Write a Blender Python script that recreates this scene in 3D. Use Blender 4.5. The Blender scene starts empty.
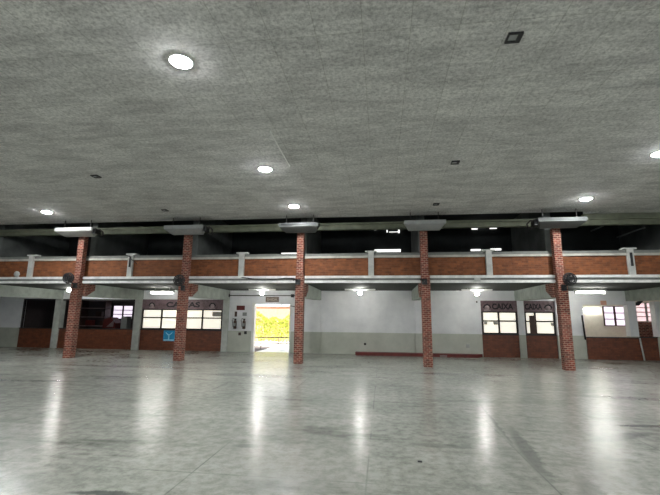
import bpy, bmesh, math, random
from mathutils import Vector, Matrix
random.seed(7)
PI = math.pi
scene = bpy.context.scene
col = scene.collection

# ------------------------------------------------------------------ camera
cam_d = bpy.data.cameras.new('camera'); cam = bpy.data.objects.new('camera', cam_d); col.objects.link(cam)
FOC, PSI, THETA, ROLL = 397.06, .1291, .1757, .0098
cam_d.sensor_fit = 'HORIZONTAL'; cam_d.sensor_width = 36; cam_d.lens = 36 * FOC / 660
cam_d.clip_start = .05; cam_d.clip_end = 300
fw = Vector((-math.sin(PSI) * math.cos(THETA), math.cos(PSI) * math.cos(THETA), math.sin(THETA)))
rt = Vector((math.cos(PSI), math.sin(PSI), 0)); up = rt.cross(fw)
r2 = math.cos(ROLL) * rt + math.sin(ROLL) * up; u2 = -math.sin(ROLL) * rt + math.cos(ROLL) * up
M3 = Matrix((r2, u2, -fw)).transposed()
cam.matrix_world = Matrix.Translation((0, 0, 1.6)) @ M3.to_4x4()
scene.camera = cam

# ------------------------------------------------------------------ world, exposure
w = bpy.data.worlds.new('overcast_sky'); scene.world = w; w.use_nodes = True
bg = w.node_tree.nodes['Background']; bg.inputs[0].default_value = (.86, .93, 1, 1); bg.inputs[1].default_value = 2.6
sun_d = bpy.data.lights.new('sun', 'SUN'); sun_d.energy = 20; sun_d.angle = .02; sun_d.color = (1, .96, .88)
sun = bpy.data.objects.new('sun', sun_d); col.objects.link(sun); sun.rotation_euler = (math.radians(14), math.radians(-30), 0)
vs = scene.view_settings
vs.view_transform = 'Standard'; vs.look = 'None'; vs.gamma = 1; vs.use_curve_mapping = False; vs.exposure = 0.0
LED = 560.0          # strength of the round ceiling lamps
TUBE = 58.0          # strength of the tubes under the balcony

# ------------------------------------------------------------------ materials
def new_mat(name):
    m = bpy.data.materials.new(name); m.use_nodes = True
    return m, m.node_tree.nodes, m.node_tree.links, m.node_tree.nodes['Principled BSDF']
def ramp(N, stops):
    r = N.new('ShaderNodeValToRGB'); e = r.color_ramp.elements
    e[0].position, e[0].color = stops[0][0], (*stops[0][1], 1)
    e[1].position, e[1].color = stops[-1][0], (*stops[-1][1], 1)
    for p, c in stops[1:-1]:
        k = e.new(p); k.color = (*c, 1)
    return r
def noise(N, L, vec, scale, detail=4, rough=.6):
    n = N.new('ShaderNodeTexNoise'); n.inputs['Scale'].default_value = scale
    n.inputs['Detail'].default_value = detail; n.inputs['Roughness'].default_value = rough
    L.new(vec, n.inputs['Vector']); return n
def mix(N, L, a, b, fac, mode='MIX'):
    m = N.new('ShaderNodeMix'); m.data_type = 'RGBA'; m.blend_type = mode
    for sock, v in ((m.inputs[0], fac), (m.inputs[6], a), (m.inputs[7], b)):
        if hasattr(v, 'links'): L.new(v, sock)
        elif isinstance(v, tuple): sock.default_value = (*v, 1)
        else: sock.default_value = v
    return m.outputs[2]
def flat(name, c, rough=.6, metal=0, var=.12, scale=6):
    m, N, L, B = new_mat(name)
    tc = N.new('ShaderNodeTexCoord'); n = noise(N, L, tc.outputs['Object'], scale)
    r = ramp(N, [(.3, tuple(x * (1 - var) for x in c)), (.7, tuple(min(1, x * (1 + var)) for x in c))])
    L.new(n.outputs['Fac'], r.inputs[0]); L.new(r.outputs[0], B.inputs['Base Color'])
    B.inputs['Roughness'].default_value = rough; B.inputs['Metallic'].default_value = metal
    return m
def glow(name, c, s, var=0, scale=8):
    m, N, L, B = new_mat(name)
    B.inputs['Base Color'].default_value = (*c, 1)
    B.inputs['Emission Color'].default_value = (*c, 1); B.inputs['Emission Strength'].default_value = s
    if var:
        tc = N.new('ShaderNodeTexCoord'); n = noise(N, L, tc.outputs['Object'], scale)
        r = ramp(N, [(.3, tuple(x * (1 - var) for x in c)), (.65, c)])
        L.new(n.outputs['Fac'], r.inputs[0]); L.new(r.outputs[0], B.inputs['Emission Color'])
    return m
def brick(name, c1, c2, mortar, bw=.22, rh=.075, ms=.012, rough=.8, big=.35):
    m, N, L, B = new_mat(name)
    uv = N.new('ShaderNodeTexCoord').outputs['UV']
    b = N.new('ShaderNodeTexBrick'); L.new(uv, b.inputs['Vector'])
    b.inputs['Color1'].default_value = (*c1, 1); b.inputs['Color2'].default_value = (*c2, 1)
    b.inputs['Mortar'].default_value = (*mortar, 1)
    b.inputs['Scale'].default_value = 1; b.inputs['Brick Width'].default_value = bw
    b.inputs['Row Height'].default_value = rh; b.inputs['Mortar Size'].default_value = ms
    b.inputs['Mortar Smooth'].default_value = .2
    n = noise(N, L, uv, 5, 5)
    r = ramp(N, [(.3, (1 - big,) * 3), (.7, (1, 1, 1))]); L.new(n.outputs['Fac'], r.inputs[0])
    L.new(mix(N, L, b.outputs['Color'], r.outputs[0], 1.0, 'MULTIPLY'), B.inputs['Base Color'])
    B.inputs['Roughness'].default_value = rough
    bp = N.new('ShaderNodeBump'); bp.inputs['Strength'].default_value = .4; bp.inputs['Distance'].default_value = .01
    bp.invert = True
    L.new(b.outputs['Fac'], bp.inputs['Height']); L.new(bp.outputs[0], B.inputs['Normal'])
    return m

STAINS = [(-2.55, 3.68, .08, .42, .07, .8), (1.78, 5.6, 1.45, 1.3, .12, .5), (1.9, 4.2, 1.3, .8, .14, .45), (4.0, 7.1, .05, .6, .10, .8),
          (3.3, 6.4, .5, .8, .16, .5), (.75, 5.6, 0, .5, .12, .35), (-1.7, 5.2, .1, .25, .1, .5), (5.2, 9.5, -.1, 1.6, .25, .4), (-3.6, 11.2, 0, 2.2, .35, .4), (2.4, 12.6, 0, 2.2, .3, .4), (1.75, 6.9, 1.5, 1.6, .035, .4), (-8, 12.3, 0, 3, .3, .35), (-9, 9.2, .1, 2.5, .2, .35)]
def floor_mat():
    m, N, L, B = new_mat('polished_concrete')
    co = N.new('ShaderNodeTexCoord').outputs['Object']
    n1 = noise(N, L, co, .55, 6, .62)
    r1 = ramp(N, [(.28, (.27, .285, .25)), (.5, (.37, .38, .335)), (.72, (.47, .475, .425))]); L.new(n1.outputs['Fac'], r1.inputs[0])
    n2 = noise(N, L, co, 7, 8, .75)
    r2_ = ramp(N, [(.34, (.58, .58, .58)), (.58, (1, 1, 1))]); L.new(n2.outputs['Fac'], r2_.inputs[0])
    c = mix(N, L, r1.outputs[0], r2_.outputs[0], 1.0, 'MULTIPLY')
    # dark dirty stains, stretched along x
    mp = N.new('ShaderNodeMapping'); mp.inputs['Scale'].default_value = (.35, 1.3, 1); L.new(co, mp.inputs[0])
    n3 = noise(N, L, mp.outputs[0], 1.1, 7, .7)
    r3 = ramp(N, [(.32, (.42, .44, .42)), (.46, (1, 1, 1))]); L.new(n3.outputs['Fac'], r3.inputs[0])
    c = mix(N, L, c, r3.outputs[0], .85, 'MULTIPLY')
    # cut joints on a 1.81 m grid
    mp2 = N.new('ShaderNodeMapping'); mp2.inputs['Location'].default_value = (.17 + 1.81 * 20, 1.81 * 10 - .65, 0); L.new(co, mp2.inputs[0])
    b = N.new('ShaderNodeTexBrick'); L.new(mp2.outputs[0], b.inputs['Vector'])
    b.offset = 0; b.inputs['Scale'].default_value = 1; b.inputs['Brick Width'].default_value = 1.81
    b.inputs['Row Height'].default_value = 3.62; b.inputs['Mortar Size'].default_value = .012; b.inputs['Mortar Smooth'].default_value = .6
    n4 = noise(N, L, co, .8, 3)
    r4 = ramp(N, [(.42, (0, 0, 0)), (.6, (1, 1, 1))]); L.new(n4.outputs['Fac'], r4.inputs[0])
    mu = N.new('ShaderNodeMath'); mu.operation = 'MULTIPLY'; L.new(b.outputs['Fac'], mu.inputs[0]); L.new(r4.outputs[0], mu.inputs[1])
    mu2 = N.new('ShaderNodeMath'); mu2.operation = 'MULTIPLY'; L.new(mu.outputs[0], mu2.inputs[0]); mu2.inputs[1].default_value = .6
    c = mix(N, L, c, (.10, .11, .10), mu2.outputs[0])
    # worn dark marks with a place of their own
    for cx, cy, rot, hx, hy, a in STAINS:
        q = N.new('ShaderNodeMapping'); q.vector_type = 'TEXTURE'
        q.inputs['Location'].default_value = (cx, cy, 0); q.inputs['Rotation'].default_value = (0, 0, rot); q.inputs['Scale'].default_value = (hx, hy, 1)
        wv = N.new('ShaderNodeVectorMath'); wv.operation = 'MULTIPLY_ADD'; wv.inputs[1].default_value = (.18, .18, 0); L.new(n2.outputs['Color'], wv.inputs[0]); L.new(co, wv.inputs[2])
        sh_ = N.new('ShaderNodeVectorMath'); sh_.operation = 'SUBTRACT'; sh_.inputs[1].default_value = (.09, .09, 0); L.new(wv.outputs[0], sh_.inputs[0])
        L.new(sh_.outputs[0], q.inputs[0])
        g = N.new('ShaderNodeTexGradient'); g.gradient_type = 'SPHERICAL'; L.new(q.outputs[0], g.inputs[0])
        gr = ramp(N, [(.05, (0, 0, 0)), (.45, (a, a, a))]); L.new(g.outputs['Fac'], gr.inputs[0])
        c = mix(N, L, c, (.07, .08, .075), gr.outputs[0])
    L.new(c, B.inputs['Base Color'])
    rr = ramp(N, [(.3, (.27,) * 3), (.7, (.20,) * 3)]); L.new(n3.outputs['Fac'], rr.inputs[0]); L.new(rr.outputs[0], B.inputs['Roughness'])
    B.inputs['Specular IOR Level'].default_value = .62
    bp = N.new('ShaderNodeBump'); bp.inputs['Strength'].default_value = .16; bp.inputs['Distance'].default_value = .012
    n5 = noise(N, L, co, 4.5, 5, .6); L.new(n5.outputs['Fac'], bp.inputs['Height']); L.new(bp.outputs[0], B.inputs['Normal'])
    return m
def ceiling_mat():
    m, N, L, B = new_mat('fibre_cement_panels')
    co = N.new('ShaderNodeTexCoord').outputs['Object']
    mp = N.new('ShaderNodeMapping'); mp.inputs['Location'].default_value = (.2 + 12.4 * 3, 24.1, 0); L.new(co, mp.inputs[0])
    b = N.new('ShaderNodeTexBrick'); L.new(mp.outputs[0], b.inputs['Vector'])
    b.offset = 0; b.inputs['Scale'].default_value = 1; b.inputs['Brick Width'].default_value = .62
    b.inputs['Row Height'].default_value = 1.25; b.inputs['Mortar Size'].default_value = .006; b.inputs['Mortar Smooth'].default_value = .3
    b.inputs['Color1'].default_value = (.78, .775, .745, 1); b.inputs['Color2'].default_value = (.86, .855, .82, 1)
    b.inputs['Mortar'].default_value = (.60, .60, .55, 1)
    n0 = noise(N, L, co, 17, 10, .85)
    r0 = ramp(N, [(.40, (.52, .52, .52)), (.56, (1.0, 1.0, 1.0))]); L.new(n0.outputs['Fac'], r0.inputs[0])
    mp2 = N.new('ShaderNodeMapping'); mp2.inputs['Scale'].default_value = (.5, 1.6, 1); mp2.inputs['Rotation'].default_value = (0, 0, .25); L.new(co, mp2.inputs[0])
    n1 = noise(N, L, mp2.outputs[0], 2.2, 8, .7)
    r1 = ramp(N, [(.36, (.60, .60, .61)), (.62, (1, 1, 1))]); L.new(n1.outputs['Fac'], r1.inputs[0])
    c = mix(N, L, b.outputs['Color'], r0.outputs[0], 1.0, 'MULTIPLY')
    c = mix(N, L, c, r1.outputs[0], .8, 'MULTIPLY')
    L.new(c, B.inputs['Base Color']); B.inputs['Roughness'].default_value = .9
    bp = N.new('ShaderNodeBump'); bp.inputs['Strength'].default_value = .5; bp.inputs['Distance'].default_value = .01
    L.new(n0.outputs['Fac'], bp.inputs['Height']); L.new(bp.outputs[0], B.inputs['Normal'])
    return m
def wall_mat():
    m, N, L, B = new_mat('two_tone_wall_paint')
    co = N.new('ShaderNodeTexCoord').outputs['Object']
    sx = N.new('ShaderNodeSeparateXYZ'); L.new(co, sx.inputs[0])
    lt = N.new('ShaderNodeMath'); lt.operation = 'LESS_THAN'; lt.inputs[1].default_value = .96; L.new(sx.outputs[2], lt.inputs[0])
    n = noise(N, L, co, 1.3, 6, .65)
    r = ramp(N, [(.3, (.76, .76, .78)), (.65, (.90, .90, .91))]); L.new(n.outputs['Fac'], r.inputs[0])
    r2_ = ramp(N, [(.3, (.42, .435, .37)), (.65, (.54, .55, .48))]); L.new(n.outputs['Fac'], r2_.inputs[0])
    c = mix(N, L, r.outputs[0], r2_.outputs[0], lt.outputs[0])
    L.new(c, B.inputs['Base Color']); B.inputs['Roughness'].default_value = .6
    return m

MAT = {
 'floor': floor_mat(), 'ceiling': ceiling_mat(), 'wall': wall_mat(),
 'concrete': flat('painted_concrete', (.52, .54, .50), .7, var=.2, scale=3),
 'beam': flat('grey_green_beam_paint', (.40, .44, .39), .7, var=.2, scale=3),
 'edge': flat('white_edge_paint', (.45, .45, .42), .5, var=.2, scale=4),
 'coping': flat('aged_coping_paint', (.42, .40, .35), .6, var=.25, scale=4),
 'band': flat('white_slab_band_paint', (.66, .66, .63), .5, var=.2, scale=4),
 'groove': flat('dark_groove_paint', (.17, .175, .16), .7),  # dark tone for the slab groove and the upper coping
 'soffit': flat('shaded_soffit_concrete', (.035, .04, .03), .8, var=.3, scale=2),  # concrete underside gets little light; that shade is put into this colour
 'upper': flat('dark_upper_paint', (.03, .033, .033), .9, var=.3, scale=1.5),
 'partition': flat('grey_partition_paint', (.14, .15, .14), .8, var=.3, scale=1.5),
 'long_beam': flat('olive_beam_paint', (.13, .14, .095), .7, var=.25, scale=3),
 'outer': flat('plain_hall_paint', (.55, .56, .54), .8),
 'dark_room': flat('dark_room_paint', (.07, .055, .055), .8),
 'cream': flat('cream_room_paint', (.80, .76, .66), .7, var=.06),
 'brick_column': brick('red_column_brick', (.32, .062, .038), (.13, .024, .017), (.46, .29, .21), .16, .066, .011, big=.6),
 'brick_parapet': brick('orange_parapet_brick', (.30, .098, .027), (.18, .052, .015), (.22, .09, .04), .22, .07, .008, big=.45),
 'brick_counter': brick('brown_counter_brick', (.25, .068, .024), (.18, .046, .017), (.12, .038, .018), .22, .07, .007, rough=.4, big=.5),
 'white': flat('white_plastic', (.42, .43, .41), .4, var=.05),
 'lamp_dimmed': flat('lamp_dimmed_casing', (.085, .09, .087), .7, var=.08),  # casing colour darkened to offset the strong light of the lamps close by
 'grey': flat('grey_plastic', (.30, .31, .305), .5, var=.08),
 'black': flat('black_plastic', (.012, .012, .014), .5),
 'frame': flat('dark_window_metal', (.025, .02, .02), .5),
 'white_frame': flat('white_frame_paint', (.85, .84, .8), .5, var=.04),
 'board': flat('purple_brown_board', (.17, .11, .12), .6, var=.35, scale=9),
 'letter': flat('black_lettering', (.012, .008, .012), .6),
 'emblem': flat('pale_emblem_paint', (.42, .33, .33), .6),
 'pane': glow('lit_cream_pane', (1.0, .94, .80), .80, .12, 5),
 'daylight': glow('daylit_pane', (.97, .86, 1.0), 1.2, .25, 7),
 'daypink': glow('pink_daylit_pane', (1.0, .72, .74), 1.2, .3, 6),
 'slit': glow('daylit_slit', (1.0, 1.0, .97), 1.6, .3, 12),
 'tube': glow('lit_tube', (1.0, 1.0, .95), TUBE),
 'dim_tube': glow('lit_room_tube', (1.0, 1.0, .95), 38),
 'bulb': glow('lit_bulb', (1.0, 1.0, .95), TUBE * 2.6),
 'led': glow('lit_led_disc', (.96, .985, 1.0), LED),
 'batten': flat('white_batten_enamel', (.8, .8, .76), .35, var=.03),
 'dark_red': flat('dark_red_paint', (.14, .018, .014), .5, var=.3, scale=5),
 'red': flat('red_plastic', (.25, .02, .03), .5),
 'wood': flat('dark_brown_wood', (.06, .028, .02), .5, var=.3),
 'shelf': flat('dusty_shelf_paint', (.30, .22, .22), .6),
 'blue': flat('blue_poster_print', (.01, .26, .50), .5, var=.35, scale=14),
 'pale_blue': flat('pale_blue_print', (.35, .70, .85), .5),
 'leaf': flat('yellow_green_leaf', (.56, .62, .12), .6, var=.35, scale=9),
 'pave': flat('pale_paving', (.75, .74, .70), .8),
 'tile': flat('pink_terracotta_tile', (.66, .36, .27), .7, var=.15),
 'paper': flat('grey_paper', (.36, .34, .30), .7),
 'sign': flat('brown_exit_board', (.13, .085, .06), .5, var=.3, scale=10),
 'sign_text': flat('pale_sign_lettering', (.38, .32, .26), .5),
}

# ------------------------------------------------------------------ mesh helpers
class MB:
    """collects shapes in world coordinates and links them as ONE mesh object"""
    def __init__(s): s.v = []; s.f = []; s.sm = []
    def poly(s, pts, faces, smooth=False):
        o = len(s.v); s.v += [Vector(p) for p in pts]
        for f in faces: s.f.append([i + o for i in f]); s.sm.append(smooth)
        return s
    def box(s, x0, x1, y0, y1, z0, z1):
        P = [(x, y, z) for z in (z0, z1) for y in (y0, y1) for x in (x0, x1)]
        return s.poly(P, [(0, 2, 3, 1), (4, 5, 7, 6), (0, 1, 5, 4), (2, 6, 7, 3), (0, 4, 6, 2), (1, 3, 7, 5)])
    def bevel_box(s, x0, x1, y0, y1, z0, z1, b=.01):
        bm = bmesh.new(); m = Matrix.Translation(((x0+x1)/2, (y0+y1)/2, (z0+z1)/2)) @ Matrix.Diagonal((x1-x0, y1-y0, z1-z0, 1))
        bmesh.ops.create_cube(bm, size=1, matrix=m)
        bmesh.ops.bevel(bm, geom=bm.edges[:], offset=b, segments=2, affect='EDGES', profile=.5)
        bm.verts.index_update(); s.poly([v.co[:] for v in bm.verts], [[v.index for v in f.verts] for f in bm.faces]); bm.free()
        return s
    def prism(s, prof, a0, a1, axis='x', ends=None):
        """prof: list of 2D points; axis x -> (y,z), axis y -> (x,z), axis z -> (x,y); ends = profile at the far end"""
        n = len(prof); P = []
        for a, pr in ((a0, prof), (a1, ends or prof)):
            for p in pr:
                P.append((a, p[0], p[1]) if axis == 'x' else (p[0], a, p[1]) if axis == 'y' else (p[0], p[1], a))
        F = [[i, (i+1) % n, n + (i+1) % n, n + i] for i in range(n)] + [list(range(n))[::-1], list(range(n, 2*n))]
        return s.poly(P, F)
    def tube(s, pts, r, n=8):
        pts = [Vector(p) for p in pts]; rings = []
        for i, p in enumerate(pts):
            d = (pts[min(i+1, len(pts)-1)] - pts[max(i-1, 0)]).normalized()
            a = d.cross(Vector((0, 0, 1)) if abs(d.z) < .9 else Vector((1, 0, 0))).normalized(); b = d.cross(a)
            rr = r[i] if isinstance(r, (list, tuple)) else r
            rings.append([p + (a * math.cos(t) + b * math.sin(t)) * rr for t in [2*PI*k/n for k in range(n)]])
        P = [q for g in rings for q in g]
        F = [[i*n+k, i*n+(k+1) % n, (i+1)*n+(k+1) % n, (i+1)*n+k] for i in range(len(pts)-1) for k in range(n)]
        F += [list(range(n))[::-1], [(len(pts)-1)*n + k for k in range(n)]]
        return s.poly(P, F, True)
    def ring(s, c, R, r, axis=Vector((0, 1, 0)), n=24, m=6):
        c = Vector(c); axis = axis.normalized(); a = axis.cross(Vector((0, 0, 1))).normalized(); b = axis.cross(a); P = []
        for i in range(n):
            t = 2*PI*i/n; d = a*math.cos(t) + b*math.sin(t)
            for k in range(m):
                q = 2*PI*k/m; P.append(c + d*(R + r*math.cos(q)) + axis*(r*math.sin(q)))
        return s.poly(P, [[i*m+k, i*m+(k+1) % m, ((i+1) % n)*m+(k+1) % m, ((i+1) % n)*m+k] for i in range(n) for k in range(m)], True)
    def build(s, name, mat, parent=None, **props):
        me = bpy.data.meshes.new(name); off = parent_origin(parent)
        me.from_pydata([tuple(v - off) for v in s.v], [], s.f); me.materials.append(MAT[mat])
        for p, q in zip(me.polygons, s.sm): p.use_smooth = q
        bm = bmesh.new(); bm.from_mesh(me); bmesh.ops.recalc_face_normals(bm, faces=bm.faces); bm.to_mesh(me); bm.free()
        uv = me.uv_layers.new(name='UVMap')
        for p in me.polygons:
            n = p.normal; ax = max(range(3), key=lambda i: abs(n[i]))
            for li in p.loop_indices:
                c = me.vertices[me.loops[li].vertex_index].co + off
                uv.data[li].uv = (c.y + 7, c.z) if ax == 0 else (c.x + 40, c.z) if ax == 1 else (c.x + 40, c.y)
        o = bpy.data.objects.new(name, me); col.objects.link(o)
        if parent: o.parent = parent
        for k, v in props.items(): o[k] = v
        return o
def parent_origin(p):
    v = Vector((0, 0, 0))
    while p is not None: v += p.location; p = p.parent
    return v
def thing(name, label, cat, loc, group=None):
    o = bpy.data.objects.new(name, None); col.objects.link(o); o.location = loc; o.empty_display_size = .2
    o['label'] = label; o['category'] = cat
    if o.get('kind') is None: o['kind'] = 'thing'
    if group: o['group'] = group
    return o
def tag(o, label, cat, group=None):
    o['label'] = label; o['category'] = cat
    if o.get('kind') is None: o['kind'] = 'thing'
    if group: o['group'] = group
    return o
def struct(name, mb, mat): return mb.build(name, mat, None, kind='structure')
def dup(root, loc, label, group=None):
    c = root.copy(); col.objects.link(c); c.location = loc; c['label'] = label
    if group: c['group'] = group
    for ch in list(root.children):
        d = ch.copy(); col.objects.link(d); d.parent = c
        for g in ch.children:
            e = g.copy(); col.objects.link(e); e.parent = d
    return c
def B(*a): return MB().box(*a)
def text_mesh(name, txt, x0, x1, y, z0, z1, mat, parent, depth=.012):
    cu = bpy.data.curves.new(name, 'FONT'); cu.body = txt; cu.size = 1; cu.extrude = .02; cu.offset = .035
    t = bpy.data.objects.new(name, cu); col.objects.link(t); bpy.context.view_layer.update()
    me = bpy.data.meshes.new_from_object(t.evaluated_get(bpy.context.evaluated_depsgraph_get()))
    bpy.data.objects.remove(t)
    xs = [v.co.x for v in me.vertices]; ys = [v.co.y for v in me.vertices]
    off = parent_origin(parent)
    for v in me.vertices:
        q = v.co.copy()
        v.co = Vector((x0 + (q.x-min(xs))/(max(xs)-min(xs))*(x1-x0), y - q.z/.04*depth, z0 + (q.y-min(ys))/(max(ys)-min(ys))*(z1-z0))) - off
    me.materials.clear(); me.materials.append(MAT[mat])
    o = bpy.data.objects.new(name, me); col.objects.link(o); o.parent = parent; return o

YW = 18.49            # face of the wall under the balcony
YC = 14.18            # front of the brick columns
COLX = [-11.86, -7.40, -2.95, 1.525, 5.98]
PIERX = [-16.25] + COLX + [10.47]

# ------------------------------------------------------------------ shell
struct('floor', B(-24, 24, -10, 18.7, -.2, 0), 'floor')
cb = B(-24, 24, -10, 14.28, 5.3, 5.42)
cb.prism([(7.75, 14.28), (24, 14.28), (24, 14.62), (7.1, 14.62)], 5.3, 5.42, 'z')
struct('ceiling', cb, 'ceiling')
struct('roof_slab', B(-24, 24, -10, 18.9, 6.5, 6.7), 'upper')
struct('wall_left', B(-24.2, -24, -10, 24, -.2, 6.7), 'outer')
struct('wall_right', B(24, 24.2, -10, 24, -.2, 6.7), 'outer')
rb = B(-24, 24, -10.2, -10, 2.3, 6.7)
for x in (-24, -16.4, -8.4, -.4, 7.6, 15.6, 23.2): rb.box(x, x+(3.5 if x < 20 else .8), -10.2, -10, 0, 2.3)
struct('wall_rear', rb, 'outer')

# balcony slab with its grooved white edge
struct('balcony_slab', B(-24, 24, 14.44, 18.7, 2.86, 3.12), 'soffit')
for z0, z1, y in ((2.86, 2.95, 14.36), (3.03, 3.12, 14.36)):
    struct('trim_1' if z0 < 2.9 else 'trim_2', B(-24, 24, y, 14.44, z0, z1), 'band')
struct('trim_3', B(-24, 24, 14.40, 14.44, 2.95, 3.03), 'groove')

# upper storey behind the parapet
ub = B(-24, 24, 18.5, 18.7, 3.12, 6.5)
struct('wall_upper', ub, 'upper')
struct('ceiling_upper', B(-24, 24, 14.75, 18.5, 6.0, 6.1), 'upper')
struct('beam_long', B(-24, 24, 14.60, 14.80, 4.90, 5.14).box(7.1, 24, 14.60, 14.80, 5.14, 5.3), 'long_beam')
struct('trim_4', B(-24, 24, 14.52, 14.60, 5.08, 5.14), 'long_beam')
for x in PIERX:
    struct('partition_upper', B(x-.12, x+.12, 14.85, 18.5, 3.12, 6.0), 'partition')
# cross beams from each column back to the wall
for x in PIERX:
    pb = MB().prism([(14.55, 2.86), (14.55, 2.36), (15.2, 2.36), (18.4, 2.42), (YW, 2.42), (YW, 2.86)], x-.16, x+.16, 'x')
    struct('cross_beam', pb, 'beam')

# wall under the balcony, built round its openings
wb = MB()
def W(x0, x1, z0=0, z1=2.86): wb.box(x0, x1, YW, YW+.2, z0, z1)
W(-24, -18.33); W(-18.33, -11.72, 2.42, 2.86); W(-11.72, -7.53, 2.42, 2.86); W(-7.53, -6.0)
W(-6.0, -4.27, 2.22, 2.86); W(-4.27, 4.37); W(4.37, 7.42, 2.42, 2.86); W(5.88, 6.14, 0, 2.42); W(7.42, 8.58)
W(8.58, 10.30, 2.28, 2.86); W(10.30, 13.2, 2.48, 2.86); W(13.2, 24)
struct('wall_back', wb, 'wall')
for x, wd, z0 in ((-16.25, .16, 0), (-11.89, .17, 0), (-7.38, .14, 0), (-2.97, .15, 0), (1.68, .19, 0), (6.01, .13, 0), (7.55, .12, 0), (10.46, .16, .93), (11.45, .11, 0)):
    struct('wall_pilaster', B(x-wd, x+wd, YW-.1, YW+.22, z0, 2.42), 'concrete' if abs(x) > 7 and x < 7 else 'wall')

# rooms behind the openings
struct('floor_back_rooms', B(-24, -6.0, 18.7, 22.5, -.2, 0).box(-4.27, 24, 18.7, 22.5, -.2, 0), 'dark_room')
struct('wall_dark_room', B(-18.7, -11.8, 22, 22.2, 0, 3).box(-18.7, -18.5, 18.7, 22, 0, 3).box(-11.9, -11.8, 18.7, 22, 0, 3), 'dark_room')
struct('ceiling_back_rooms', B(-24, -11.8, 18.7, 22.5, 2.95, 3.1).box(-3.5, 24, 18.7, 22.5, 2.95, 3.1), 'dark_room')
struct('wall_cream_room', B(8.0, 13.2, 21.6, 21.8, 0, 3).box(7.8, 8.0, 18.7, 21.8, 0, 3).box(13.2, 13.4, 18.7, 21.8, 0, 3), 'cream')
struct('ceiling_cream_room', B(8.0, 13.2, 18.7, 21.6, 2.88, 2.94), 'cream')
struct('wall_passage', B(-7.1, -6.9, 18.7, 18.95, 0, 3.1).box(-3.5, -3.3, 18.7, 18.95, 0, 3.1), 'outer')

# ------------------------------------------------------------------ doorway and the yard beyond
fr = B(-6.09, -5.97, YW-.05, YW+.22, 0, 2.28).box(-4.27, -4.21, YW-.03, YW+.22, 0, 2.25)
struct('door_1', fr, 'white_frame')
struct('ground', B(-14, 6, 18.7, 60, -.22, -.02), 'pave')
rail = thing('railing', 'pale metal railing across the bright yard beyond the open doorway', 'railing', (-5.6, 20.5, -.02))
for z in (.58, .28): MB().tube([(-6.85, 20.5, z), (-3.55, 20.5, z)], .025).build('rail', 'wood', rail)
for x in (-6.22, -5.3, -4.4): MB().tube([(x, 20.5, -.02), (x, 20.5, .58)], .022).build('post', 'shelf', rail)
hb = MB(); rnd = random.Random(3)
for i in range(5200):
    x = rnd.uniform(-9.2, -4.2); top = 1.72 + .22*math.sin(x*2.1) + .12*math.sin(x*5.3)
    z = .08 + (top - .08) * rnd.random()**.8; y = 25.2 + rnd.uniform(-.35, .35) * (1.2 - .4 * z)
    a = Vector((rnd.gauss(0, 1), rnd.gauss(0, 1), rnd.gauss(0, 1))).normalized(); b = a.cross(Vector((.3, .5, .8))).normalized()
    s = rnd.uniform(.06, .12); c = Vector((x, y, z))
    hb.poly([c - a*s, c + b*s*.4, c + a*s, c - b*s*.4], [(0, 1, 2, 3)])
tag(hb.build('hedge', 'leaf', None, kind='stuff'), 'bright yellow-green leafy hedge in the yard outside the doorway', 'hedge')
ow = thing('boundary_wall', 'pale pinkish wall with a white coping behind the hedge outside', 'wall', (-6, 27, -.02))
B(-14, 4, 27, 27.2, -.02, 2.35).build('wall_body', 'tile', ow); B(-14, 4, 26.95, 27.25, 2.35, 2.45).build('coping', 'white_frame', ow)

# ------------------------------------------------------------------ brick columns
clab = ['leftmost brick column, warm lit, with a round fan and dark openings behind it',
        'brick column standing in front of the long left ticket window and blue poster',
        'brick column just right of the bright open doorway',
        'dim brick column in front of the long dark red kerb',
        'rightmost brick column, right of the twin ticket windows, black fan on its side']
for i, x in enumerate(COLX):
    dx = (-.05, -.05, 0, .02, .05)[i]
    t = thing('brick_column', clab[i], 'column', (x, YC+.18, 0), 'brick columns carrying the balcony')
    B(x-.15+dx, x+.15+dx, YC, YC+.27, 0, 3.14).build('lower_shaft', 'brick_column', t)
    B(x-.125, x+.125, YC, YC+.22, 3.14, 4.72).build('upper_shaft', 'brick_column', t)
    struct('brick_corbel', MB().prism([(YC+.28, 2.36), (YC+.40, 2.36), (YC+.85, 2.62), (YC+.85, 2.85), (YC+.28, 2.85)], x-.18, x+.18, 'x'), 'brick_column')

# ------------------------------------------------------------------ parapet panels, posts, coping
POSTX = [-14.25, -9.85, -5.28, -.36, 3.78, 8.38]
edges = [-19.0] + POSTX + [13.0]
plab = ['brick parapet panel at the far left end, left of the first white post',
        'brick parapet panel behind the leftmost brick column',
        'brick parapet panel above the long left ticket window',
        'brick parapet panel above the bright doorway',
        'brick parapet panel behind the fourth column, above the red kerb',
        'brick parapet panel above the twin ticket windows',
        'brick parapet panel at the far right end, right of the last white post']
for i in range(7):
    a, b = edges[i] + .11, edges[i+1] - .11
    t = thing('brick_parapet', plab[i], 'parapet', ((a+b)/2, 14.6, 3.12), 'brick panels of the balcony parapet')
    B(a, b, 14.52, 14.66, 3.12, 3.79).build('brick_panel', 'brick_parapet', t)
    B(a, b, 14.47, 14.70, 3.79, 3.87).build('lower_coping', 'coping', t)
    B(a, b, 14.50, 14.68, 3.87, 3.97).build('upper_coping', 'groove', t)
slab_ = ['white balcony post left of the leftmost brick column',
         'white balcony post with a black bracket arm, between the first and second columns',
         'white balcony post left of the bright doorway',
         'white balcony post between the third and fourth brick columns',
         'white balcony post left of the twin ticket windows, over the small square box',
         'white balcony post at the far right with a dark slot in its face']
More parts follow.
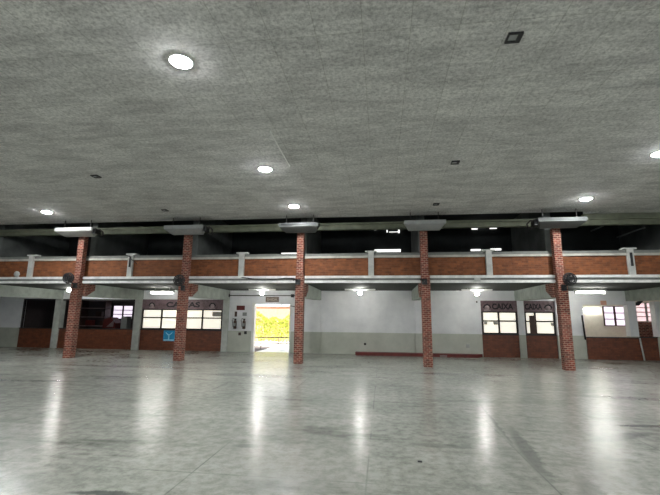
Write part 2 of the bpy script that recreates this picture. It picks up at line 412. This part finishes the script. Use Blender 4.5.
for i, x in enumerate(POSTX):
    t = thing('balcony_post', slab_[i], 'post', (x, 14.55, 3.12), 'white posts of the balcony parapet')
    B(x-.10, x+.10, 14.44, 14.70, 3.12, 4.0).build('shaft', 'edge', t)
    B(x-.22, x+.22, 14.46, 14.68, 4.0, 4.05).build('cap', 'concrete', t)
    if i == 5: B(x-.03, x+.045, 14.425, 14.44, 3.42, 3.88).build('slot', 'black', t)
br = thing('bracket_arm', 'thin black bracket arm fixed to a white balcony post', 'bracket', (-9.85, 14.4, 3.55))
MB().tube([(-9.9, 14.41, 3.94), (-9.82, 14.38, 3.9), (-9.84, 14.405, 3.5)], .03).build('upright', 'black', br)
MB().tube([(-9.82, 14.38, 3.85), (-9.62, 14.33, 3.72), (-9.45, 14.30, 3.6)], .014).build('arm', 'black', br)

# ------------------------------------------------------------------ air conditioners on the columns
def ac(x, label, w=.73, mat='white', outlet=False, pipe=0):
    y, z = 13.62, 4.68
    t = thing('air_conditioner', label, 'air conditioner', (x, y+.3, z), 'air conditioners above the brick columns')
    pr = [(y, z+.28), (y, z+.15), (y+.06, z+.11), (y+.34, z), (y+.46, z), (y+.5, z+.28)]
    m = MB(); n = len(pr); P = []
    for sx in (-1, 1):
        for k, p in enumerate(pr):
            ins = {3: .16, 4: .16, 2: .06}.get(k, 0); P.append((x + sx*(w-ins), p[0], p[1]))
    m.poly(P, [[k, (k+1) % n, n+(k+1) % n, n+k] for k in range(n)] + [list(range(n)), list(range(n, 2*n))[::-1]])
    m.build('casing', mat, t)
    B(x-w+.02, x+w-.02, y-.004, y, z+.155, z+.16).build('seam', 'grey', t)
    if outlet:
        B(x-w+.08, x+w-.08, y-.012, y, z+.19, z+.25).build('air_outlet', 'black', t)
    for sx in (-1, 1):
        B(x+sx*(w-.22)-.012, x+sx*(w-.22)+.012, y+.22, y+.245, z+.2, 5.3).build('hanger', 'frame', t)
    if pipe:
        e = x + pipe*w
        MB().tube([(e, y+.2, z+.2), (e+pipe*.18, y+.22, z+.24), (e+pipe*.27, y+.3, z+.14), (e+pipe*.2, y+.42, z+.04), (e+pipe*.02, y+.5, z+.02)], .03).build('pipe', 'frame', t)
        MB().box(e if pipe > 0 else e-.1, e+.1 if pipe > 0 else e, y+.1, y+.42, z+.06, z+.25).build('valve_cover', 'black', t)
ac(-11.82, 'bright white air conditioner over the leftmost brick column', .78, 'white', False, 1)
ac(-7.30, 'dull white air conditioner over the column before the left ticket window', .76, 'grey', False, 1)
ac(-2.92, 'air conditioner with dark outlet slot, above the column beside the doorway', .72, 'lamp_dimmed', True)
ac(1.53, 'plain grey air conditioner over the fourth brick column', .70, 'grey')
ac(5.98, 'pale air conditioner over the rightmost brick column', .76, 'lamp_dimmed', False, -1)

# ------------------------------------------------------------------ wall fans and brackets on the columns
def fan(x, z, label, colx, ry=0):
    y = 13.86
    t = thing('wall_fan', label, 'fan', (x, y, z), 'black wall fans on the columns')
    g = MB()
    for R, dy in ((.205, 0), (.19, -.05), (.19, .05), (.12, -.07), (.06, -.075)): g.ring((x, y+dy, z), R, .014)
    for k in range(16):
        a = 2*PI*k/16; c, s = math.cos(a), math.sin(a)
        g.tube([(x+.05*c, y-.075, z+.05*s), (x+.13*c, y-.068, z+.13*s), (x+.205*c, y, z+.205*s), (x+.12*c, y+.07, z+.12*s)], .009, 4)
    g.build('cage', 'black', t)
    bl = MB()
    for k in range(4):
        a = 2*PI*k/4 + .4
        P = []
        for r_, da, dy in ((.035, -.3, -.015), (.16, -.45, -.02), (.165, .35, .02), (.035, .3, .015)):
            P.append((x + r_*math.cos(a+da), y+dy-.004, z + r_*math.sin(a+da)))
        P += [(p[0], p[1]+.008, p[2]) for p in P]
        bl.poly(P, [(0, 1, 2, 3), (7, 6, 5, 4), (0, 4, 5, 1), (1, 5, 6, 2), (2, 6, 7, 3), (3, 7, 4, 0)])
    bl.build('blades', 'frame', t)
    MB().tube([(x, y-.04, z), (x, y-.02, z), (x, y+.12, z), (x, y+.16, z)], [.05, .09, .10, .05], 12).build('motor', 'black', t)
    MB().tube([(x, y+.12, z), (x, y+.14, z-.14), (colx, YC-.07, z-.24)], .025).bevel_box(colx-.07, colx+.07, YC-.09, YC+.004, z-.36, z-.16, .01).build('bracket', 'black', t)
fan(-11.95, 3.02, 'black round fan on the front of the leftmost brick column', -11.86)
fan(-7.42, 2.92, 'black fan on the column in front of the left ticket window', -7.40)
fan(6.12, 2.93, 'black fan on the right side of the rightmost brick column', 6.04)
for x, lab in ((-3.0, 'small black bracket with hanging cable on the column beside the doorway'), (1.50, 'small black bracket on the dim fourth brick column')):
    t = thing('wall_bracket', lab, 'bracket', (x, YC-.05, 2.85))
    MB().bevel_box(x-.09, x+.09, YC-.06, YC+.004, 2.78, 2.98, .01).build('plate', 'black', t)
    MB().tube([(x, YC-.05, 2.9), (x-.05, YC-.14, 2.96), (x-.16, YC-.15, 2.93)], .025).build('arm', 'black', t)
tag(MB().tube([(-5.2, 14.33, 3.07), (-4.6, 14.33, 3.0), (-4.0, 14.33, 2.99), (-3.5, 14.32, 3.04), (-3.16, 14.3, 3.03)], .014).build('cable', 'black'),
    'thin dark cable sagging along the slab edge left of the doorway column', 'cable')

# ------------------------------------------------------------------ ceiling lamps, hatches, strip
def lamp(x, y, label, group='round recessed lamps in the hall ceiling'):
    t = thing('ceiling_lamp', label, 'ceiling lamp', (x, y, 5.3), group)
    MB().ring((x, y, 5.295), .165, .014, Vector((0, 0.0001, 1)), 28, 6).build('rim', 'batten', t)
    MB().tube([(x, y, 5.3), (x, y, 5.288), (x, y, 5.272), (x, y, 5.262), (x, y, 5.258)], [.155, .15, .125, .08, .02], 28).build('lit_disc', 'led', t)
lamp(-2.88, 4.95, 'large glaring round ceiling lamp, the nearest of those in view')
lamp(-2.88, 9.26, 'round ceiling lamp in the second row beside the thin white strip')
lamp(-2.88, 12.65, 'round ceiling lamp above the column beside the doorway')
lamp(-12.04, 12.58, 'round ceiling lamp above the leftmost brick column')
lamp(6.30, 12.70, 'round ceiling lamp above the rightmost brick column')
lamp(6.24, 9.25, 'round ceiling lamp cut by the right edge of the photo')
for x, y in ((-12, 9.2), (6.2, 4.95), (-2.88, 1.0), (-12, 1), (6.2, 1), (-2.88, -4), (-12, -4), (6.2, -4), (15.4, 5), (15.4, -2)):
    lamp(x, y, 'round ceiling lamp outside the photograph, further back in the hall', 'ceiling lamps further back in the hall')
for x, y, lab in ((1.79, 4.97, 'dark square ceiling vent, the nearest and largest'),
                  (1.79, 9.29, 'small dark square ceiling vent, second in its row on the right'),
                  (1.81, 12.86, 'tiny dark square ceiling vent near the fourth column'),
                  (-7.57, 9.29, 'dark square ceiling vent in the left half of the ceiling'),
                  (-7.54, 12.72, 'tiny dark ceiling vent near the second column')):
    t = thing('ceiling_vent', lab, 'vent', (x, y, 5.3), 'square vents in the hall ceiling')
    f = MB(); s = .095
    f.box(x-s, x+s, y-s, y-s+.02, 5.27, 5.3).box(x-s, x+s, y+s-.04, y+s, 5.27, 5.3).box(x-s, x-s+.02, y-s+.02, y+s-.04, 5.27, 5.3).box(x+s-.06, x+s, y-s+.02, y+s-.04, 5.27, 5.3)
    f.build('frame', 'black', t)
    B(x-s+.02, x+s-.06, y-s+.02, y+s-.04, 5.285, 5.3).build('lens', 'grey', t)
tag(MB().tube([(-2.18, 7.25, 5.29), (-2.20, 8.2, 5.285), (-2.21, 9.13, 5.29)], .014).build('ceiling_strip', 'batten'),
    'thin white strip on the ceiling between the two nearest lamps', 'strip')

# ------------------------------------------------------------------ lights under the balcony
def batten(x, y, lab, L=1.2, bulb=True, z=2.80, tm='tube', stems=False):
    t = thing('fluorescent_light', lab, 'light', (x, y, 2.86), 'light fittings under the balcony')
    MB().prism([(y-.07, z+.06), (y-.03, z), (y+.03, z), (y+.07, z+.06)], x-L/2, x+L/2, 'x').build('housing', 'batten', t)
    if bulb:
        MB().tube([(x, y, z), (x, y, z-.05), (x, y, z-.09), (x, y, z-.15), (x, y, z-.19)], [.03, .035, .075, .085, .03], 14).build('bulb', 'bulb', t)
        MB().tube([(x, y, z), (x, y, z-.03)], .04, 12).build('socket', 'white', t)
    else:
        MB().tube([(x-L/2+.04, y, z-.04), (x+L/2-.04, y, z-.04)], .03, 10).build('tube', tm, t)
        for s in (-1, 1): B(x+s*(L/2-.02)-.02, x+s*(L/2-.02)+.02, y-.03, y+.03, z-.07, z).build('end_holder', 'white', t)
    if stems:
        for s in (-1, 1): MB().tube([(x+s*L*.3, y, z+.05), (x+s*L*.3, y, 2.86)], .01).build('stem', 'white', t)
def atz(px, py, z):     # point of height z on a line of sight of the measured photo
    d = fw*FOC + r2*(px-330) - u2*(py-247.5); k = (z-1.6)/d.z; return Vector((0, 0, 1.6)) + d*k
for px, py, bulb, L, lab in ((69, 289.5, True, 1.0, 'bare lit bulb fitting beside the leftmost brick column'),
        (162, 293, False, 1.15, 'bright lit tube in front of the long left ticket window'),
        (262, 292.5, True, 1.2, 'lit bulb fitting just above the bright doorway'),
        (360, 292.5, True, 1.3, 'lit bulb fitting above the bare white wall in the middle'),
        (477, 293, True, 1.2, 'lit bulb fitting beside the twin ticket windows'),
        (590, 292.5, False, 1.15, 'bright lit tube right of the rightmost brick column')):
    d = fw*FOC + r2*(px-330) - u2*(py-247.5); p = Vector((0, 0, 1.6)) + d*(17.0/d.y)
    batten(p.x, p.y, lab, L, bulb, p.z+(.09 if bulb else .04), stems=True)

# ------------------------------------------------------------------ low brick fronts and ticket windows
def counter(x0, x1, z1, parent):
    B(x0, x1, YW-.02, YW+.16, 0, z1-.04).build('brick_front', 'brick_counter', parent)
    B(x0, x1, YW-.06, YW+.2, z1-.04, z1).build('counter_ledge', 'frame', parent)
def ticket(x0, x1, mulls, txt, tx, emblems, label, lip=.98):
    t = thing('ticket_booth', label, 'ticket booth', ((x0+x1)/2, YW, 0))
    counter(x0, x1, lip, t)
    bd = B(x0, x1, YW-.03, YW+.05, 1.95, 2.42).build('signboard', 'board', t)
    text_mesh('lettering', txt, tx[0], tx[1], YW-.03, 2.04, 2.30, 'letter', bd)
    for ex in emblems:
        e = MB()
        for k in range(9):
            a, b = PI*k/9, PI*(k+1)/9
            e.poly([(ex+r*math.cos(q), yy, 2.10+r*math.sin(q)) for yy in (YW-.045, YW-.03) for r, q in ((.17, a), (.17, b), (.11, b), (.11, a))],
                   [(0, 1, 2, 3), (7, 6, 5, 4), (0, 4, 5, 1), (2, 6, 7, 3), (1, 5, 6, 2), (0, 3, 7, 4)])
        e.build('emblem_arch', 'letter', bd)
        MB().tube([(ex, YW-.045, 2.12), (ex, YW-.03, 2.12)], .10, 16).box(ex-.14, ex+.14, YW-.04, YW-.03, 1.99, 2.03).build('emblem', 'emblem', bd)
    f = MB(); y0, y1 = YW-.02, YW+.06
    f.box(x0, x1, y0, y1, 1.90, 1.95).box(x0, x1, y0, y1, lip, lip+.06).box(x0, x1, y0, y1, 1.51, 1.57)
    xs = [x0+.04] + mulls + [x1-.04]
    for x in xs: f.box(x-.04, x+.04, y0, y1, lip, 1.95)
    f.build('window_frame', 'frame', t)
    for a, b in zip(xs[:-1], xs[1:]):
        B(a+.04, b-.04, YW+.02, YW+.04, 1.57, 1.90).build('transom_pane', 'pane', t)
        B(a+.04, b-.04, YW+.02, YW+.04, lip+.06, 1.51).build('lower_pane', 'pane', t)
    return t
t = ticket(-11.70, -7.54, [-10.66, -9.60, -8.56], 'CAIXAS', (-10.45, -8.72), [-11.2, -8.08],
       'long ticket window with four lit bays, black letters CAIXAS and a low brick front')
B(-8.08, -7.62, YW+.005, YW+.018, 1.62, 1.84).build('paper_notice', 'paper', t)
t = ticket(4.36, 5.88, [5.09], 'CAIXA', (4.83, 5.72), [4.62], 'left one of the twin lit ticket windows with CAIXA lettering')
B(4.47, 4.60, YW+.005, YW+.018, 1.38, 1.50).build('paper_notice', 'paper', t); B(4.86, 5.04, YW+.005, YW+.018, 1.38, 1.50).build('paper_notice', 'paper', t)
t = ticket(6.15, 7.42, [6.60], 'CAIXA', (6.20, 6.92), [7.16], 'right one of the twin lit ticket windows, with a dark upright panel in it')
B(6.35, 6.64, YW-.03, YW-.022, 1.0, 1.79).build('dark_panel', 'wood', t); B(7.22, 7.34, YW+.005, YW+.018, 1.36, 1.48).build('paper_notice', 'paper', t)
ps = thing('poster', 'small blue poster on the brick front of the long left ticket window', 'poster', (-10.17, YW-.03, .43))
B(-10.48, -9.87, YW-.03, YW-.021, .43, .93).build('sheet', 'blue', ps)
B(-10.45, -9.93, YW-.04, YW-.035, .45, .51).box(-10.22, -10.16, YW-.04, YW-.035, .51, .75).prism([(-10.36, .86), (-10.19, .72), (-10.02, .86), (-10.02, .82), (-10.19, .66), (-10.36, .82)], YW-.04, YW-.035, 'y').build('white_print', 'pale_blue', ps)

def open_counter(x0, x1, z1, label):
    t = thing('brick_counter', label, 'counter', ((x0+x1)/2, YW, 0)); counter(x0, x1, z1, t); return t
open_counter(-18.32, -16.41, .97, 'low brick counter under the dark opening at the far left')
open_counter(-16.09, -12.06, .98, 'low brick counter under the dark opening behind the leftmost column')
open_counter(8.60, 10.68, .92, 'low brick counter under the bright cream opening at right')
open_counter(10.70, 11.34, .95, 'short low brick counter at the far right beside the last post')
B_ = MB().tube([(10.70, YW-.1, .0), (10.62, YW-.1, .9)], .03, 8)
tag(B_.build('pipe', 'concrete'), 'thin pale upright pipe on the brick counter front at far right', 'pipe')
fr = B(-18.33, -16.41, YW+.02, YW+.1, 2.34, 2.42).box(-18.33, -18.25, YW+.02, YW+.1, .97, 2.34)
struct('window_1', fr, 'frame')
fr = B(-16.09, -12.06, YW+.02, YW+.1, 2.34, 2.42).box(-12.16, -12.06, YW+.02, YW+.1, .98, 2.34)
struct('window_2', fr, 'frame')

# ------------------------------------------------------------------ contents of the dark room at left
sh = thing('storage_shelf', 'dim shelving unit inside the dark opening behind the leftmost column', 'shelf', (-16.2, 21.4, 0))
for z in (.5, 1.0, 1.5, 2.0, 2.45): B(-17.2, -15.7, 21.2, 21.7, z, z+.05).build('shelf_board', 'shelf', sh)
for x in (-17.2, -15.75): B(x, x+.05, 21.2, 21.7, 0, 2.5).build('side_panel', 'wood', sh)
for x, z, h, m, lab in ((-16.9, 1.05, .3, 'dark_red', 'dark red box on the lower shelf inside the dark room'), (-16.3, 1.55, .28, 'wood', 'brown box on a middle shelf inside the dark room'), (-16.0, 1.05, .25, 'wood', 'brown box beside the dark red one on the shelf')):
    tag(B(x, x+.35, 21.25, 21.6, z, z+h).build('storage_box', m), lab, 'box')
def grid_window(name, x0, x1, z0, z1, y, nx, nz, mat, bar='frame'):
    f = MB(); b = .03
    f.box(x0-b, x1+b, y-.05, y, z0-b, z0).box(x0-b, x1+b, y-.05, y, z1, z1+b)
    for i in range(nx+1):
        x = x0 + (x1-x0)*i/nx; ww = .022 if i != nx//2 else .045; f.box(x-ww, x+ww, y-.05, y, z0, z1)
    for k in range(1, nz):
        z = z0 + (z1-z0)*k/nz; f.box(x0, x1, y-.05, y-.01, z-.022, z+.022)
    o = f.build(name, bar, None, kind='structure')
    B(x0, x1, y-.012, y-.004, z0, z1).build('pane', mat, o)
grid_window('window_3', -15.75, -14.5, 1.45, 2.18, 22.0, 2, 3, 'daylight')
tag(B(-14.45, -14.1, 20.9, 21.3, 0, 1.58).build('refrigerator', 'white'), 'white cabinet glimpsed low in the dark opening, beside the pilaster', 'cabinet')
pr = thing('covered_stack', 'reddish draped heap below the barred window in the dark opening', 'heap', (-15.0, 21, 0))
MB().prism([(-15.5, 0), (-14.6, 0), (-14.65, 1.2), (-14.95, 1.52), (-15.35, 1.4)], 20.7, 21.3, 'y').build('cover', 'dark_red', pr)
MB().prism([(-15.15, 1.0), (-14.75, 1.0), (-14.7, 1.4)], 20.68, 20.7, 'y').build('pale_flap', 'shelf', pr)

# ------------------------------------------------------------------ cream room at right
grid_window('window_4', 10.95, 11.95, 1.38, 2.28, 21.6, 2, 3, 'daylight', 'wood')
batten(10.4, 21.5, 'bright tube on the cream back wall inside the right opening', .9, False, 2.2, 'dim_tube')
batten(9.7, 19.9, 'added unseen tube brightening the cream room, hidden by its lintel', 1.2, False, 2.8, 'dim_tube')  # extra tube added out of view to brighten the cream room
bpy.data.objects[[o.name for o in bpy.data.objects if o.name.startswith('fluorescent_light')][-1]]['group'] = 'light fittings under the balcony'
tag(MB().tube([(8.49, YW-.06, 1.82), (8.53, YW-.06, .8)], .035).build('pole', 'black'), 'short black upright pole at the left jamb of the cream opening', 'pole')
tag(B(9.3, 9.52, YW-.04, YW, 2.26, 2.44).build('wall_box', 'tile'), 'small pinkish box under the beam above the cream opening', 'box')
t = thing('brick_partition', 'dark red brick partition with bright window above, at the far right', 'partition', (11.2, 19.2, 0))
B(10.72, 11.9, 19.2, 19.35, 0, 1.56).build('brickwork', 'brick_column', t)
grid_window('window_5', 11.85, 12.75, 1.6, 2.42, 20.6, 2, 4, 'daypink', 'white')
aw = MB().prism([(10.72, 2.25), (11.05, 2.48), (11.2, 2.48), (11.0, 2.25)], 18.8, 18.9, 'y')
tag(aw.build('hanging_cloth', 'black'), 'dark slanting piece hanging at the top of the far right opening', 'hanging')

# ------------------------------------------------------------------ things on the white wall
t = thing('exit_sign', 'brown sign board fixed above the bright doorway', 'sign', (-5.13, YW, 2.32))
B(-5.45, -4.81, YW-.04, YW, 2.32, 2.56).build('board', 'sign', t)
text_mesh('lettering', 'SAIDA', -5.38, -4.88, YW-.04, 2.38, 2.50, 'sign_text', t, .006)
struct('trim_5', MB().tube([(-7.25, YW-.03, 2.62), (-3.1, YW-.03, 2.62)], .02), 'black')
for x, lab in ((-7.28, 'small black security light at the wall top left of the doorway'), (-4.14, 'small black security light at the wall top right of the doorway')):
    t = thing('security_light', lab, 'light', (x, YW, 2.6))
    MB().bevel_box(x-.07, x+.07, YW-.16, YW-.06, 2.54, 2.68, .015).build('housing', 'black', t)
    MB().tube([(x, YW-.08, 2.6), (x, YW, 2.62)], .02).build('arm', 'black', t)
tag(MB().tube([(-4.7, YW-.06, 2.19), (-4.25, YW-.06, 2.15), (-4.0, YW-.05, 2.10)], .018).build('door_bar', 'black'), 'thin dark bar across the upper right corner of the doorway', 'bar')
tag(B(-6.87, -6.47, YW-.02, YW, 1.93, 2.14).build('wall_plaque', 'dark_red'), 'dark red rectangular plaque, topmost on the wall left of the doorway', 'plaque')
tag(B(-6.95, -6.84, YW-.02, YW, 1.62, 1.86).build('wall_plaque', 'wood'), 'small narrow dark plaque above the left extinguisher', 'plaque')
tag(B(-6.56, -6.36, YW-.02, YW, 1.66, 1.82).build('wall_plaque', 'grey'), 'small grey plaque above the right extinguisher', 'plaque')
for x, lab in ((-6.88, 'left of two dark fire extinguishers hanging left of the doorway'), (-6.44, 'right of two dark fire extinguishers hanging left of the doorway')):
    t = thing('fire_extinguisher', lab, 'fire extinguisher', (x, YW-.1, 1.05))
    MB().tube([(x, YW-.1, 1.05), (x, YW-.1, 1.07), (x, YW-.1, 1.38), (x, YW-.1, 1.44), (x, YW-.1, 1.47)], [.05, .075, .075, .05, .03], 14).build('cylinder', 'wood', t)
    MB().bevel_box(x-.03, x+.05, YW-.13, YW-.07, 1.46, 1.53, .008).build('valve', 'black', t)
    MB().tube([(x-.02, YW-.1, 1.5), (x-.12, YW-.1, 1.54), (x-.15, YW-.1, 1.45), (x-.11, YW-.1, 1.25), (x-.09, YW-.12, 1.15)], .014).build('hose', 'black', t)
    B(x-.055, x+.055, YW-.182, YW-.17, 1.18, 1.32).build('sticker', 'grey', t)
for x, z, lab in ((-6.66, .82, 'small dark wall fitting below the two extinguishers'), (-6.38, .88, 'small black wall fitting below the right extinguisher')):
    tag(MB().bevel_box(x-.065, x+.065, YW-.03, YW, z-.07, z+.07, .015).build('wall_fitting', 'wood' if x < -6.5 else 'black'), lab, 'fitting')
tag(MB().tube([(-.76, YW-.04, .46), (-.76, YW, .46)], .055, 12).build('wall_outlet', 'black'), 'round black outlet low on the bare middle wall', 'outlet')
tag(MB().bevel_box(3.65, 3.80, YW-.03, YW, .38, .54, .01).build('wall_socket', 'white'), 'white socket box low on the wall left of the twin ticket windows', 'socket')
tag(MB().bevel_box(4.17, 4.23, YW-.03, YW, 2.33, 2.40, .01).build('wall_sensor', 'black'), 'tiny black sensor high on the wall left of the twin ticket windows', 'sensor')
tag(MB().bevel_box(3.22, 3.42, 14.30, 14.36, 2.90, 3.02, .01).build('junction_box', 'white'), 'small white square box on the balcony edge left of the twin windows', 'box')
t = thing('round_floodlight', 'small round white floodlight low on the far left parapet panel', 'light', (-14.8, 14.5, 3.2))
MB().tube([(-14.8, 14.52, 3.25), (-14.8, 14.47, 3.25), (-14.8, 14.42, 3.25), (-14.8, 14.40, 3.25)], [.07, .11, .12, .06], 16).build('head', 'white', t)
B(-14.85, -14.75, 14.44, 14.52, 3.12, 3.17).build('foot', 'white', t)

# long low kerb on the floor
t = thing('kerb', 'long low dark red kerb on the floor along the middle white wall', 'kerb', (1.5, 18.15, 0))
MB().prism([(-1.17, 18.0), (4.0, 18.0), (4.3, 18.38), (-1.17, 18.38)], 0, .13, 'z').build('painted_body', 'dark_red', t)
B(2.45, 2.75, 17.99, 18.0, .02, .075).build('worn_patch', 'shelf', t)
tag(MB().bevel_box(.385, .435, 4.94, 4.975, 0, .012, .004).build('debris', 'black'), 'tiny black scrap lying on the open floor in the foreground', 'debris')

# ------------------------------------------------------------------ glimpses in the dark upper storey
def slit(n, x0, x1, z0, z1):
    struct('window_%d' % n, B(x0, x1, 18.44, 18.5, z0, z1), 'slit')
slit(6, -4.76, -3.93, 4.57, 4.67); slit(7, -.29, .92, 4.66, 4.78); slit(8, 4.06, 4.5, 4.66, 4.74); slit(9, 4.92, 5.38, 4.68, 4.76)
slit(10, -.30, -.20, 5.72, 5.82); slit(11, .28, .33, 5.60, 5.80); slit(12, .40, .85, 5.60, 5.62); slit(13, .82, .89, 5.56, 5.74)
slit(14, 3.95, 4.02, 5.80, 5.88); slit(15, 4.15, 4.4, 5.66, 5.71); slit(16, 4.35, 4.75, 5.74, 5.80); slit(17, 4.95, 5.25, 5.68, 5.73)
for a, b, lab in (((617, 237), (645, 227.5), 'pale bar running back in the dark upper storey at far right'), ((591, 231), (603, 226), 'short pale bar in the dark upper storey behind the rightmost column')):
    p, q = atz(*a, 5.0), atz(*b, 5.0); q.y = max(q.y, 14.85); p.x = q.x = (p.x+q.x)/2; p.y = max(p.y, q.y+.8)
    t = thing('roof_bar', lab, 'bar', p); MB().tube([p, q], .03).build('bar', 'grey', t)
    for f in (.15, .85): g = p.lerp(q, f); MB().tube([g, (g.x, g.y, 6.0)], .006).build('hanger', 'black', t)
